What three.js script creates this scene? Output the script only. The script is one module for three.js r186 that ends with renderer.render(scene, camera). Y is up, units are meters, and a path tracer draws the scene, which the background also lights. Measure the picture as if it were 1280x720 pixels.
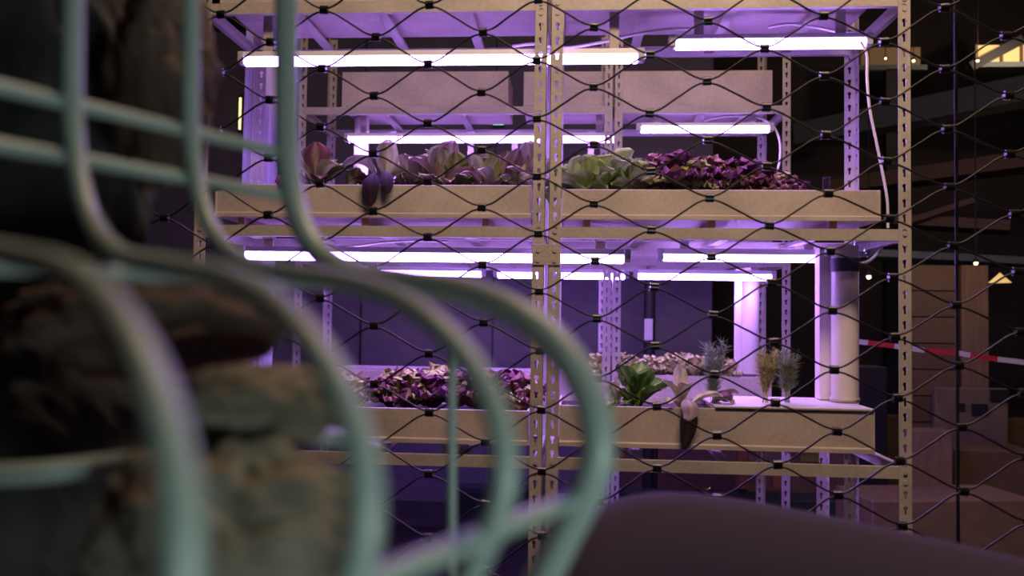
import * as THREE from 'three';
import { RoundedBoxGeometry } from 'three/addons/geometries/RoundedBoxGeometry.js';
import { mergeGeometries } from 'three/addons/utils/BufferGeometryUtils.js';
import { ImprovedNoise } from 'three/addons/math/ImprovedNoise.js';
import { RectAreaLightUniformsLib } from 'three/addons/lights/RectAreaLightUniformsLib.js';

// ---------------------------------------------------------------- camera, light, exposure
const scene = new THREE.Scene();
scene.background = new THREE.Color(0x000000);
const renderer = new THREE.WebGLRenderer({ antialias: true });
renderer.toneMapping = THREE.LinearToneMapping;
renderer.toneMappingExposure = 1.0;
renderer.shadowMap.enabled = true;
RectAreaLightUniformsLib.init();

const camera = new THREE.PerspectiveCamera(39.6, 16 / 9, 0.02, 60);
camera.position.set(0, 1.25, 0);
camera.rotation.order = 'YXZ';
camera.rotation.set(THREE.MathUtils.degToRad(2), THREE.MathUtils.degToRad(4), THREE.MathUtils.degToRad(0.83));
camera.focus = 1.95;
camera.userData.fStop = 4.3;
camera.updateMatrixWorld(true);
scene.add(camera);

// added lights: unseen warm lamp for the racks, small cool one for the wires
const WARM = new THREE.Color(1.0, 0.69, 0.5), COOL = new THREE.Color(0.82, 1.0, 0.98);
const VIOLET = new THREE.Color(0.42, 0.21, 1.0);
const TUBE_LIGHT = 62, TUBE_GLOW = 36;
const warmPanel = new THREE.RectAreaLight(WARM, 22, 1.6, 0.4);
warmPanel.position.set(0.45, 3.4, -0.95); warmPanel.lookAt(0.45, 1.3, -2.6); scene.add(warmPanel);
const coolLamp = new THREE.RectAreaLight(COOL, 13, 0.16, 0.16);
coolLamp.position.set(0.34, 1.03, 0.16); coolLamp.lookAt(-0.08, 1.22, -0.3); scene.add(coolLamp);

// ---------------------------------------------------------------- helpers
let seed = 20240611;
const rnd = () => { seed = (seed + 0x6D2B79F5) | 0; let t = Math.imul(seed ^ (seed >>> 15), 1 | seed); t = (t + Math.imul(t ^ (t >>> 7), 61 | t)) ^ t; return ((t ^ (t >>> 14)) >>> 0) / 4294967296; };
const rr = (a, b) => a + (b - a) * rnd();
const noise = new ImprovedNoise();
const taken = {};
function numbered(n) { const k = taken[n] = (taken[n] ?? -1) + 1; return k ? `${n}_${String(k).padStart(3, '0')}` : n; }
function mk(name, geo, mat, parent) {
  const m = new THREE.Mesh(geo, mat); m.name = name; m.castShadow = m.receiveShadow = true;
  if (parent) parent.add(m);
  return m;
}
function tag(o, label, category, group) { o.userData.label = label; o.userData.category = category; if (group) o.userData.group = group; return o; }
function thing(name, label, category, pos = [0, 0, 0], group) {
  const g = new THREE.Group(); g.name = numbered(name); g.position.set(...pos); scene.add(g);
  return tag(g, label, category, group);
}
function solid(name, geo, mat, label, category, pos = [0, 0, 0], group) {
  const m = mk(numbered(name), geo, mat, scene); m.position.set(...pos); return tag(m, label, category, group);
}
function struct(name, geo, mat, label, pos = [0, 0, 0]) {
  const m = mk(name, geo, mat, scene); m.position.set(...pos); m.userData.kind = 'structure'; m.userData.label = label; m.userData.category = 'structure'; return m;
}
const V = (x, y, z) => new THREE.Vector3(x, y, z);
const box = (x, y, z) => new THREE.BoxGeometry(x, y, z);
const rbox = (x, y, z, r = 0.006) => new RoundedBoxGeometry(x, y, z, 2, r);
const tube = (pts, r, seg = 32, rad = 8) => new THREE.TubeGeometry(new THREE.CatmullRomCurve3(pts, false, 'centripetal'), seg, r, rad);
const std = (c, rough = 0.6, extra = {}) => new THREE.MeshStandardMaterial({ color: c, roughness: rough, ...extra });
const lin = (r, g, b) => new THREE.Color().setRGB(r, g, b);
// reading aid: the point where the line of sight through a photo pixel meets the upright plane z
function onPlane(px, py, z) {
  const d = V((px - 640) / 1000, -(py - 360) / 1000, -1).applyQuaternion(camera.quaternion);
  return camera.position.clone().addScaledVector(d, (z - camera.position.z) / d.z);
}

// speckle texture for painted sheet metal, plastic and fabric (colour variation and fine relief)
function grainTexture(n, fine, coarse, base, amp) {
  const d = new Uint8Array(n * n * 4);
  for (let y = 0; y < n; y++) for (let x = 0; x < n; x++) {
    const w = noise.noise(x * coarse, y * coarse, 3.1) * 0.6 + noise.noise(x * fine, y * fine, 7.7) * 0.4;
    const v = Math.max(0, Math.min(255, base + amp * w)), i = (y * n + x) * 4;
    d[i] = d[i + 1] = d[i + 2] = v; d[i + 3] = 255;
  }
  const t = new THREE.DataTexture(d, n, n); t.wrapS = t.wrapT = THREE.RepeatWrapping; t.magFilter = THREE.LinearFilter; t.needsUpdate = true;
  return t;
}
const paintGrain = grainTexture(256, 0.35, 0.03, 225, 34); paintGrain.colorSpace = THREE.SRGBColorSpace;
const weave = grainTexture(256, 0.9, 0.12, 128, 110); weave.repeat.set(6, 6);
const roughGrain = grainTexture(256, 0.5, 0.06, 150, 90); roughGrain.repeat.set(3, 3);

const M = {
  rack: std(lin(0.62, 0.56, 0.49), 0.5, { map: paintGrain }),
  trough: std(lin(0.7, 0.6, 0.54), 0.55, { map: paintGrain }),  // slightly pink base stands in for violet glare on the fronts
  lid: std(lin(0.75, 0.7, 0.62), 0.45, { map: paintGrain }),
  pipe: std(lin(0.74, 0.68, 0.58), 0.4),
  duct: std(lin(0.78, 0.72, 0.7), 0.5),
  foot: std(lin(0.36, 0.22, 0.2), 0.7),
  band: std(lin(0.06, 0.05, 0.08), 0.6),
  soil: std(lin(0.035, 0.025, 0.02), 0.95),
  housing: std(lin(0.75, 0.74, 0.76), 0.45),
  cap: std(lin(0.5, 0.48, 0.5), 0.5),
  glow: new THREE.MeshStandardMaterial({ color: lin(0.8, 0.8, 0.8), roughness: 0.6, emissive: VIOLET, emissiveIntensity: TUBE_GLOW }),
  cable: std(lin(0.8, 0.76, 0.74), 0.5),
  steel: std(lin(0.045, 0.042, 0.045), 0.45, { metalness: 0.75 }),
  ferrule: std(lin(0.09, 0.085, 0.09), 0.25, { metalness: 0.85 }),
  mint: new THREE.MeshPhysicalMaterial({ color: lin(0.37, 0.47, 0.42), roughness: 0.42, clearcoat: 0.35, clearcoatRoughness: 0.3 }),
  fabric: new THREE.MeshPhysicalMaterial({ color: lin(0.04, 0.026, 0.05), roughness: 0.9, sheen: 0.6, sheenRoughness: 0.35, sheenColor: lin(0.5, 0.42, 0.6), bumpMap: weave, bumpScale: 0.0008 }),  // plum base and sheen colours carry the violet light on grey cloth
  fleece: std(lin(0.24, 0.22, 0.16), 0.95, { bumpMap: roughGrain, bumpScale: 0.0008 }),
  brownCloth: std(lin(0.14, 0.095, 0.07), 0.95, { bumpMap: roughGrain, bumpScale: 0.0006 }),
  greyCloth: std(lin(0.07, 0.075, 0.07), 0.95, { bumpMap: roughGrain, bumpScale: 0.0006 }),
  darkWall: std(lin(0.06, 0.05, 0.06), 0.8, { map: paintGrain }),
  panel: std(lin(0.13, 0.12, 0.14), 0.75, { map: paintGrain }),
  floor: std(lin(0.05, 0.045, 0.045), 0.5, { map: paintGrain }),
  slab: std(lin(0.22, 0.28, 0.27), 0.7, { map: paintGrain }),
  slabBrown: std(lin(0.34, 0.24, 0.14), 0.7, { map: paintGrain }),
  plank: std(lin(0.19, 0.125, 0.065), 0.65, { map: paintGrain }),
  plank2: std(lin(0.16, 0.105, 0.058), 0.65, { map: paintGrain }),
  board: std(lin(0.26, 0.175, 0.095), 0.75, { map: paintGrain }),
  beige: std(lin(0.22, 0.17, 0.11), 0.7, { map: paintGrain }),
  pale: std(lin(0.5, 0.44, 0.34), 0.6, { map: paintGrain }),
  cabinet: std(lin(0.1, 0.06, 0.03), 0.7, { map: paintGrain }),
  sheet: new THREE.MeshPhysicalMaterial({ color: lin(0.75, 0.72, 0.75), roughness: 0.8, transmission: 0.35, thickness: 0, side: THREE.DoubleSide }),
  black: std(lin(0.012, 0.012, 0.014), 0.6),
  green: std(lin(0.02, 0.035, 0.032), 0.5),
  orange: std(lin(0.22, 0.08, 0.03), 0.7),
  red: std(lin(0.5, 0.03, 0.04), 0.55),
  white: std(lin(0.62, 0.58, 0.58), 0.55),
  wood: std(lin(0.12, 0.08, 0.05), 0.6),
  clear: new THREE.MeshPhysicalMaterial({ color: lin(0.9, 0.9, 0.95), roughness: 0.08, transmission: 1, thickness: 0, ior: 1.4 }),
};

// ---------------------------------------------------------------- the hall
struct('floor', box(14, 0.2, 14), M.floor, 'dark polished hall floor', [1, -0.1, -3]);
struct('ceiling', box(14, 0.2, 14), M.darkWall, 'dark ceiling of the hall', [1, 5.3, -3]);
struct('wall_back', box(14, 5.2, 0.2), M.darkWall, 'dark far wall of the hall', [1, 2.6, -9.9]);
struct('wall_left', box(0.2, 5.2, 14), M.darkWall, 'dark wall left of the racks', [-5.9, 2.6, -3]);
struct('wall_right', box(0.2, 5.2, 14), M.darkWall, 'dark wall right of the racks', [7.9, 2.6, -3]);
struct('wall_front', box(14, 5.2, 0.2), M.darkWall, 'dark wall behind the photographer', [1, 2.6, 3.9]);
{ // screen wall that stands behind the rear rack
  const w = struct('trim_1', box(5.4, 3.2, 0.08), M.panel, 'dark panel wall behind the rear rack', [-1.75, 1.6, -5.4]);
  for (const x of [-1.5, -0.5, 0.35, 1.25]) mk('panel_joint', box(0.012, 3.2, 0.01), M.black, w).position.set(x, 0, 0.045);
}
// added bodies for the two unseen lamps
{
  const t = thing('added_warm_lamp', 'unseen warm lamp added over the racks to light their fronts', 'lamp', [0.45, 3.4, -0.95]);
  const fr = mk('frame', rbox(1.66, 0.46, 0.05, 0.01), M.housing, t); fr.rotation.order = 'YXZ'; fr.lookAt(0.45, 5.5, 0.7); fr.rotation.y += 0;
  mk('diffuser', box(1.6, 0.4, 0.006), new THREE.MeshStandardMaterial({ color: 0xffffff, emissive: WARM, emissiveIntensity: 3 }), fr).position.z = -0.027;
  fr.position.set(0, 0.032, 0.026);
  for (const x of [-0.6, 0.6]) mk('rod', new THREE.CylinderGeometry(0.006, 0.006, 1.75, 8), M.steel, t).position.set(x, 0.92, 0.04);
  const l = thing('added_cool_lamp', 'unseen small cool lamp added to light the wire basket', 'lamp', [0.36, 0, 0.182]);
  const head = mk('shade', new THREE.CylinderGeometry(0.11, 0.07, 0.05, 24), M.housing, l); head.position.y = 1.03;
  head.quaternion.setFromUnitVectors(V(0, 1, 0), V(-0.42, 0.19, -0.46).normalize());
  mk('diffuser', new THREE.CylinderGeometry(0.1, 0.1, 0.004, 24), new THREE.MeshStandardMaterial({ color: 0xffffff, emissive: COOL, emissiveIntensity: 3 }), head).position.y = 0.025;
  head.position.add(V(0.02, -0.01, 0.022).multiplyScalar(1.2));
  mk('pole', new THREE.CylinderGeometry(0.01, 0.01, 1.0, 10), M.black, l).position.set(0.05, 0.5, 0.05);
  mk('foot', new THREE.CylinderGeometry(0.12, 0.13, 0.02, 24), M.black, l).position.set(0.05, 0.01, 0.05);
}

// ---------------------------------------------------------------- slotted-angle racks
const PITCH = 0.0445, POST_W = 0.037;
function keyholeFlange(width, height, inset) {
  const s = new THREE.Shape([new THREE.Vector2(0, 0), new THREE.Vector2(width, 0), new THREE.Vector2(width, height), new THREE.Vector2(0, height)]);
  for (let y = 0.03; y < height - 0.03; y += PITCH) {
    const p = new THREE.Path(), cx = inset, r = 0.0066, w = 0.0034;
    p.moveTo(cx - w, y - 0.004); p.lineTo(cx - w, y + 0.0085);
    const a = Math.asin(w / r), cy = y + 0.0085 + r * Math.cos(a);
    for (let k = 0; k <= 10; k++) { const t = -Math.PI / 2 - a - (2 * Math.PI - 2 * a) * k / 10; p.lineTo(cx + r * Math.cos(t), cy + r * Math.sin(t)); }
    p.lineTo(cx + w, y - 0.004); p.lineTo(cx - w, y - 0.004);
    s.holes.push(p);
  }
  return new THREE.ExtrudeGeometry(s, { depth: 0.002, bevelEnabled: false, curveSegments: 6 });
}
// one angle post, corner at the origin, flanges towards +x and -z
const postGeo = {};
function angle(h) {
  if (!postGeo[h]) {
    const a = keyholeFlange(POST_W, h, POST_W * 0.53); a.translate(0, 0, -0.002);
    const b = keyholeFlange(POST_W, h, POST_W * 0.5); b.rotateY(Math.PI / 2);
    postGeo[h] = mergeGeometries([a, b]);
  }
  return postGeo[h];
}
function beamGeo(len, h, gus = 0.022) { // sheet beam with a dropped gusset at each end and folded flanges
  const s = new THREE.Shape();
  s.moveTo(0, h); s.lineTo(len, h); s.lineTo(len, -gus); s.lineTo(len - 0.008, -gus); s.lineTo(len - 0.022, 0); s.lineTo(0.022, 0); s.lineTo(0.008, -gus); s.lineTo(0, -gus);
  const web = new THREE.ExtrudeGeometry(s, { depth: 0.002, bevelEnabled: false });
  const f1 = box(len, 0.002, 0.02).toNonIndexed(), f2 = box(len - 0.05, 0.002, 0.016).toNonIndexed();
  f1.translate(len / 2, h - 0.001, -0.009); f2.translate(len / 2, 0.001, -0.007);
  return mergeGeometries([web, f1, f2]);
}
const LEVELS = [0.795, 1.4855, 2.18];
function rack(label, x0, x1, zf, zr, H, group) {
  const t = thing('storage_rack', label, 'rack', [(x0 + x1) / 2, 0, (zf + zr) / 2], group);
  const L = (x1 - x0) / 2, D = (zf - zr) / 2, g = angle(H);
  for (const [sx, sz] of [[-1, 1], [1, 1], [-1, -1], [1, -1]]) {
    const p = mk('post', g, M.rack, t); p.position.set(sx * L, 0, sz * D);
    p.scale.set(-sx, 1, sz);
    const f = mk('foot', rbox(0.045, 0.012, 0.045, 0.003), M.band, p); f.position.set(0.016, 0.004, -0.016);
  }
  for (const y of LEVELS) {
    const bg = beamGeo(2 * L - 0.004, 0.034);
    const b = mk('front_beam', bg, M.rack, t); b.position.set(-L + 0.002, y, D - 0.0045);
    const r = mk('rear_beam', bg, M.rack, t); r.position.set(-L + 0.002, y, -D + 0.0045); r.scale.z = -1;
    const sg = beamGeo(2 * D - 0.012, 0.034);
    for (const s of [-1, 1]) { const e = mk('side_beam', sg, M.rack, t); e.rotation.y = s * Math.PI / 2; e.position.set(s * (L - 0.0045), y, s * (D - 0.006)); }
    for (let k = 1; k < 4; k++) { const c = mk('cross_bar', rbox(0.032, 0.012, 2 * D - 0.01, 0.002), M.rack, t); c.position.set(-L + 2 * L * (k / 4 + 0.02), y + 0.018, 0); }
    for (const sx of [-1, 1]) for (const dy of [-0.01, 0.02]) { const v = mk('rivet', new THREE.CylinderGeometry(0.0065, 0.0065, 0.004, 12), M.rack, t); v.rotation.x = Math.PI / 2; v.position.set(sx * (L - POST_W * 0.53), y + dy, D + 0.001); }
  }
  return t;
}
const ZA0 = -2.4, ZA1 = -2.86, ZB0 = -3.64, ZB1 = -4.12;
rack('cream slotted-angle rack left of the double post, partly behind the wire basket', -1.16, -0.0715, ZA0, ZA1, 2.7, 'front racks');
const rackR = rack('cream slotted-angle rack holding the red frilly lettuces, right of the double post', -0.0605, 0.998, ZA0, ZA1, 2.7, 'front racks');
rack('long slotted-angle rack behind the front racks, under the long rear light', -1.27, 0.195, ZB0, ZB1, 2.7, 'rear racks');
rack('short slotted-angle rack behind the front racks, beside the grey drain pipe', 0.202, 0.99, ZB0, ZB1, 2.7, 'rear racks');
{ const s = mk('splice_plate', rbox(0.086, 0.062, 0.003, 0.001), M.rack, rackR); s.position.set(-0.066 - rackR.position.x, 1.405 + 0.03, 0.2335);
  for (const dx of [-0.025, 0.025]) for (const dy of [-0.018, 0.012]) { const v = mk('rivet', new THREE.CylinderGeometry(0.006, 0.006, 0.005, 12), M.rack, s); v.rotation.x = Math.PI / 2; v.position.set(dx, dy, 0.002); } }
{ // single slotted post standing between the racks
  const p = onPlane(1033, 600, -3.2), o = solid('slotted_post', angle(1.02), M.rack, 'short slotted post standing behind the lower right trough', 'post', [p.x, 0, -3.2]); o.rotation.y = Math.PI; }

// ---------------------------------------------------------------- planting troughs
function trough(label, x0, x1, y0, y1, z0, z1, opts = {}, group) {
  const L = x1 - x0, H = y1 - y0, D = z0 - z1, w = 0.004;
  const t = thing('planting_trough', label, 'trough', [(x0 + x1) / 2, y0, (z0 + z1) / 2], group);
  const s = new THREE.Shape();      // section in (depth, height): walls, a bottom lip and a rolled rim
  s.moveTo(-D / 2 - 0.008, 0); s.lineTo(D / 2 + 0.008, 0); s.lineTo(D / 2 + 0.008, 0.012); s.lineTo(D / 2, 0.016); s.lineTo(D / 2, H - 0.002); s.lineTo(D / 2 - 0.001, H);
  s.lineTo(D / 2 - w - 0.003, H); s.lineTo(D / 2 - w - 0.003, H - 0.006); s.lineTo(D / 2 - w, H - 0.006); s.lineTo(D / 2 - w, w); s.lineTo(-D / 2 + w, w); s.lineTo(-D / 2 + w, H); s.lineTo(-D / 2, H); s.lineTo(-D / 2, 0.016); s.lineTo(-D / 2 - 0.008, 0.012); s.closePath();
  const g = new THREE.ExtrudeGeometry(s, { depth: L, bevelEnabled: false }); g.rotateY(-Math.PI / 2); g.translate(L / 2, 0, 0);
  // after the turn, +depth points to +z
  const g2 = g.clone(); 
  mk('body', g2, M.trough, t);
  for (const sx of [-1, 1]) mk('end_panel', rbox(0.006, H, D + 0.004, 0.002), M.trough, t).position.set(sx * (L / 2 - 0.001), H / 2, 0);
  if (opts.lid) {
    mk('lid', rbox(L * opts.lid[1] - L * opts.lid[0], 0.008, D + 0.014, 0.003), M.lid, t).position.set((opts.lid[0] + opts.lid[1] - 1) * L / 2, H + 0.005, 0);
  }
  if (opts.feet) for (const u of [-0.42, -0.02, 0.36]) mk('support_foot', rbox(0.022, opts.feet, D - 0.02, 0.002), M.foot, t).position.set(u * L, -opts.feet / 2, 0);
  if (!opts.empty) { const so = mk('growing_medium', box(L - 0.012, 0.02, D - 0.012), M.soil, t); so.position.set(0, H - 0.028, 0); so.userData.kind = 'stuff'; }
  return t;
}
const zt0 = -2.416, zt1 = -2.72;
trough('cream planting trough with red and purple-lit lettuces, left of the double post', -1.1, -0.115, 1.546, 1.648, zt0, zt1, { feet: 0.0365 }, 'front troughs');
trough('cream planting trough of round green and red frilly lettuces, right of the double post', -0.02, 0.914, 1.544, 1.636, zt0, zt1, { feet: 0.0345 }, 'front troughs');
trough('lower cream planting trough with small reddish lettuces behind the wire basket', -1.1, -0.115, 0.862, 0.965, zt0, zt1, {}, 'front troughs');
trough('lower cream planting trough with a lid, carrying the drain pipe and dill', -0.02, 0.897, 0.864, 0.985, zt0, zt1, { lid: [0.5, 1] }, 'front troughs');
trough('topmost trough on the front left rack, seen from below', -1.1, -0.115, 2.217, 2.37, zt0, zt1, {}, 'front troughs');
trough('topmost trough on the front right rack, seen from below', -0.02, 0.914, 2.217, 2.37, zt0, zt1, {}, 'front troughs');
const zb0 = -3.685, zb1 = -3.99;
trough('pink-tinted trough on the rear rack above the long rear light', -1.075, -0.29, 2.217, 2.392, zb0, zb1, {}, 'rear troughs');
trough('pink-tinted trough on the rear rack above the short rear light', -0.215, 0.917, 2.217, 2.388, zb0, zb1, {}, 'rear troughs');
trough('rear trough hidden behind the red lettuces', -1.1, 0.917, 1.5225, 1.63, zb0, zb1, {}, 'rear troughs');
trough('lower rear trough with pale frilly seedlings', -1.1, 0.917, 0.835, 0.99, zb0, zb1, {}, 'rear troughs');
// spacers that lift the lower front troughs off the beams
for (const [x, l] of [[-0.9, 'cream block under the left end of the lower left trough'], [-0.35, 'cream block under the lower left trough near the double post'], [0.72, 'cream block under the lower right trough below the drain pipe'], [0.15, 'cream block under the lower right trough near the double post']])
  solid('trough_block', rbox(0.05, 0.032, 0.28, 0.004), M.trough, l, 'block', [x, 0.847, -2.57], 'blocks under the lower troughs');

// ---------------------------------------------------------------- grow lights
function growLight(label, x0, x1, y, z, group, r = 0.0185, drop = 0.06) {
  const L = x1 - x0, t = thing('grow_light', label, 'grow light', [(x0 + x1) / 2, y, z], group);
  const hs = new THREE.Shape(); hs.moveTo(-0.017, 0.006); hs.lineTo(0.017, 0.006); hs.lineTo(0.012, 0.026); hs.lineTo(-0.012, 0.026); hs.closePath();
  const hg = new THREE.ExtrudeGeometry(hs, { depth: L, bevelEnabled: false }); hg.rotateY(Math.PI / 2); hg.translate(-L / 2, 0, 0);
  mk('housing', hg, M.housing, t);
  const dg = new THREE.CylinderGeometry(r, r, L - 0.02, 24, 1); dg.rotateZ(Math.PI / 2);
  mk('tube', dg, M.glow, t);
  for (const s of [-1, 1]) {
    mk('end_cap', rbox(0.022, 0.04, 0.038, 0.005), M.cap, t).position.set(s * (L / 2 + 0.002), 0.006, 0);
    const h = mk('hanger', rbox(0.03, drop, 0.012, 0.002), M.rack, t); h.position.set(s * (L / 2 - 0.08), 0.024 + drop / 2, 0);
    mk('clip', rbox(0.034, 0.01, 0.03, 0.002), M.cap, h).position.set(0, drop / 2, 0);
  }
  const l = new THREE.RectAreaLight(VIOLET, TUBE_LIGHT, L - 0.02, 2 * r); l.rotation.x = -Math.PI / 2; l.position.y = -r - 0.003; t.add(l);
  return t;
}
const bar = (pxL, pxR, py, z) => { const a = onPlane(pxL, py, z), b = onPlane(pxR, py, z); return [a.x, b.x, (a.y + b.y) / 2, z]; };
growLight('long violet grow light under the topmost front troughs', ...bar(304, 800, 74, -2.46), 'front grow lights', 0.0185, 0.15);
growLight('short violet grow light at the top right, beside the hanging white cable', ...bar(841, 1084, 54, -2.5), 'front grow lights', 0.019, 0.1);
growLight('long violet grow light under the middle front shelf', ...bar(305, 783, 320, -2.47), 'front grow lights', 0.0185, 0.03);
growLight('short violet grow light under the middle front shelf, ending at the drain pipe', ...bar(826, 1041, 321, -2.79), 'front grow lights', 0.018, 0.03);
growLight('long violet grow light on the rear rack behind the lettuces', ...bar(434, 770, 173.5, -3.78), 'rear grow lights', 0.0185, 0.13);
growLight('short violet grow light on the rear rack above the red frilly lettuces', ...bar(799, 963, 161, -3.7), 'rear grow lights', 0.019, 0.08);
growLight('short rear grow light under the middle shelf, nearest the wire basket', ...bar(445, 604, 341, -3.66), 'rear grow lights', 0.0185, 0.03);
growLight('short rear grow light under the middle shelf, behind the double post', ...bar(620, 783, 343.5, -3.66), 'rear grow lights', 0.0185, 0.03);
growLight('short rear grow light under the middle shelf, ending behind the rear pipe', ...bar(795, 966, 345, -3.66), 'rear grow lights', 0.0185, 0.03);
growLight('thin rear grow light seen in the gap under the left trough', ...bar(470, 607, 282, -3.93), 'rear grow lights', 0.0185, 0.44);
growLight('thin rear grow light behind the double post in the trough gap', ...bar(622, 758, 283, -3.93), 'rear grow lights', 0.0185, 0.44);

// ---------------------------------------------------------------- pipes, ducts, cables, small fittings
function pipe(label, px, z, y0, y1, r, band, group) {
  const x = onPlane(px, 400, z).x, t = thing('drain_pipe', label, 'pipe', [x, y0, z], group);
  const h = y1 - y0, g = new THREE.LatheGeometry([[0, 0], [r + 0.004, 0], [r + 0.004, 0.012], [r, 0.015], [r, h], [0, h]].map((p) => new THREE.Vector2(...p)), 40);
  mk('pipe', g, M.pipe, t);
  if (band) mk('clamp_band', new THREE.CylinderGeometry(r + 0.003, r + 0.003, band[1] - band[0], 40, 1, false), M.band, t).position.y = (band[0] + band[1]) / 2 - y0;
  return t;
}
pipe('fat cream drain pipe with a dark band on the lower trough lid', 1056, -2.6, 0.996, 1.4855, 0.0405, [1.405, 1.447], 'drain pipes');
pipe('cream drain pipe on the rear rack below the rear lights', 936, -3.82, 0.99, 1.49, 0.048, null, 'drain pipes');
pipe('upper cream drain pipe beside the drooping lettuce', 447, -3.85, 1.63, 2.21, 0.036, null, 'drain pipes');
{ const x = onPlane(1030, 400, -2.67).x; solid('square_duct', rbox(0.05, 0.49, 0.05, 0.004), M.duct, 'pale square duct standing behind the fat drain pipe', 'duct', [x, 1.241, -2.66]); }
{ const x = onPlane(926, 400, -3.68).x; solid('square_duct', rbox(0.03, 0.49, 0.03, 0.004), M.duct, 'narrow pale duct beside the rear drain pipe', 'duct', [x, 1.236, -3.74]); }
const cablePath = (pts, z) => pts.map(([x, y, dz]) => onPlane(x, y, z + (dz || 0)));
solid('power_cable', tube(cablePath([[1076, 52], [1083, 66], [1084, 100], [1087, 135], [1095, 175], [1103, 215], [1109, 250], [1110, 285]], -2.43), 0.0042, 60), M.cable, 'white power cable hanging beside the right post', 'cable');
solid('power_cable', tube(cablePath([[640, 58], [668, 55], [702, 60], [745, 54], [790, 44], [822, 38], [846, 36], [866, 36]], -2.52), 0.0055, 60), M.cable, 'white power cable draped between the two top lights', 'cable');
solid('power_cable', tube(cablePath([[880, 151], [900, 146], [930, 145], [952, 148], [968, 160], [975, 178], [974, 205], [968, 222]], -3.72), 0.0055, 60), M.cable, 'white power cable looping off the rear short light', 'cable');
solid('power_cable', tube(cablePath([[1072, 330], [1085, 327], [1096, 318], [1103, 306], [1100, 298]], -2.62), 0.005, 40), M.cable, 'thin white hose curling from the banded pipe', 'cable');
solid('power_cable', tube(cablePath([[960, 34], [985, 30], [1020, 34], [1050, 40], [1078, 41]], -2.53), 0.005, 40), M.cable, 'white power cable lying along the top right light', 'cable');
solid('power_cable', tube(cablePath([[400, 309], [440, 308], [480, 303], [520, 301], [560, 302]], -2.5), 0.004, 40), M.cable, 'white power cable lying along the middle shelf light', 'cable');
{ const p = onPlane(1033, 238, -2.55), t = thing('plastic_cup', 'clear plastic tube standing at the end of the red lettuces', 'cup', [p.x, 1.622, -2.55]);
  mk('wall', new THREE.CylinderGeometry(0.012, 0.011, 0.075, 24, 1, true), M.clear, t).position.y = 0.0375; mk('rim', new THREE.TorusGeometry(0.012, 0.0015, 8, 24).rotateX(Math.PI / 2), M.clear, t).position.y = 0.075; }
{ const p = onPlane(1084, 312, -2.66), t = thing('clear_bowl', 'clear plastic bowl hanging beside the banded pipe', 'bowl', [p.x, p.y - 0.02, -2.68]);
  mk('bowl', new THREE.LatheGeometry([[0, 0], [0.02, 0], [0.034, 0.02], [0.042, 0.06], [0.043, 0.06], [0.035, 0.019], [0.02, -0.002], [0, -0.002]].map((q) => new THREE.Vector2(...q)), 24), M.clear, t); 
  mk('wire', tube([V(0.04, 0.06, 0), V(0.03, 0.075, 0), V(0, 0.085, 0), V(-0.03, 0.075, 0), V(-0.04, 0.06, 0)], 0.0015, 20), M.steel, t); }

const NTH = ['first', 'second', 'third', 'fourth', 'fifth', 'sixth', 'seventh', 'eighth', 'ninth', 'tenth', 'eleventh', 'twelfth', 'thirteenth'];
// ---------------------------------------------------------------- plants
const bladeAt = (q) => (q < 0.55 ? 0.22 + 0.78 * Math.sin(Math.PI / 2 * q / 0.55) : Math.sqrt(1 - 0.96 * ((q - 0.55) / 0.45) ** 2));
function leafGeo({ L = 1, W = 0.5, bend = 0.6, cup = 0.25, ruffle = 0, freq = 5, stem = 0.25, nu = 9, nv = 8, edge = [0.1, 0.2, 0.05], mid = [0.4, 0.42, 0.2], s = 0 }) {
  const pos = [], col = [], idx = [];
  let y = 0, z = 0;
  for (let j = 0; j <= nv; j++) {
    const t = j / nv, a = bend * t * t + 0.12;
    if (j) { y += Math.cos(a) * L / nv; z += Math.sin(a) * L / nv; }
    const blade = t < stem ? 0.1 + 0.12 * t / stem : bladeAt((t - stem) / (1 - stem));
    const w = W * 0.5 * Math.max(blade, 0.1);
    for (let i = 0; i <= nu; i++) {
      const u = (i / nu) * 2 - 1, r = ruffle * Math.pow(Math.abs(u), 1.5) * Math.min(1, t * 2.5);
      const q = noise.noise(u * freq + s * 9.1, t * freq * 1.4, s * 3.3), q2 = noise.noise(t * freq * 2 + 5.5, u * 3 + s, 2.2 + s);
      const off = cup * u * u * w + r * L * 0.35 * q * 2;
      pos.push(u * w * (1 + ruffle * 0.5 * q2 * 2), y + Math.sin(a) * off + ruffle * L * 0.12 * q2, z - Math.cos(a) * off);
      const k = Math.min(1, Math.abs(u) * 3.2 * (0.4 + t)), m = 0.8 + 0.5 * noise.noise(u * 4, t * 5, s + 1);
      for (let c = 0; c < 3; c++) col.push((mid[c] * (1 - k) + edge[c] * k) * m * LEAF_TONE);
    }
  }
  for (let j = 0; j < nv; j++) for (let i = 0; i < nu; i++) { const a = j * (nu + 1) + i, b = a + nu + 1; idx.push(a, a + 1, b + 1, a, b + 1, b); }
  const g = new THREE.BufferGeometry(); g.setAttribute('position', new THREE.Float32BufferAttribute(pos, 3)); g.setAttribute('color', new THREE.Float32BufferAttribute(col, 3));
  g.setAttribute('uv', new THREE.Float32BufferAttribute(new Array(pos.length / 3 * 2).fill(0), 2)); g.setIndex(idx); g.computeVertexNormals(); return g;
}
const LEAF_TONE = 1.3;
const leafMat = new THREE.MeshPhysicalMaterial({ vertexColors: true, roughness: 0.8, specularIntensity: 0.35, side: THREE.DoubleSide, transmission: 0.22, thickness: 0 });
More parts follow.
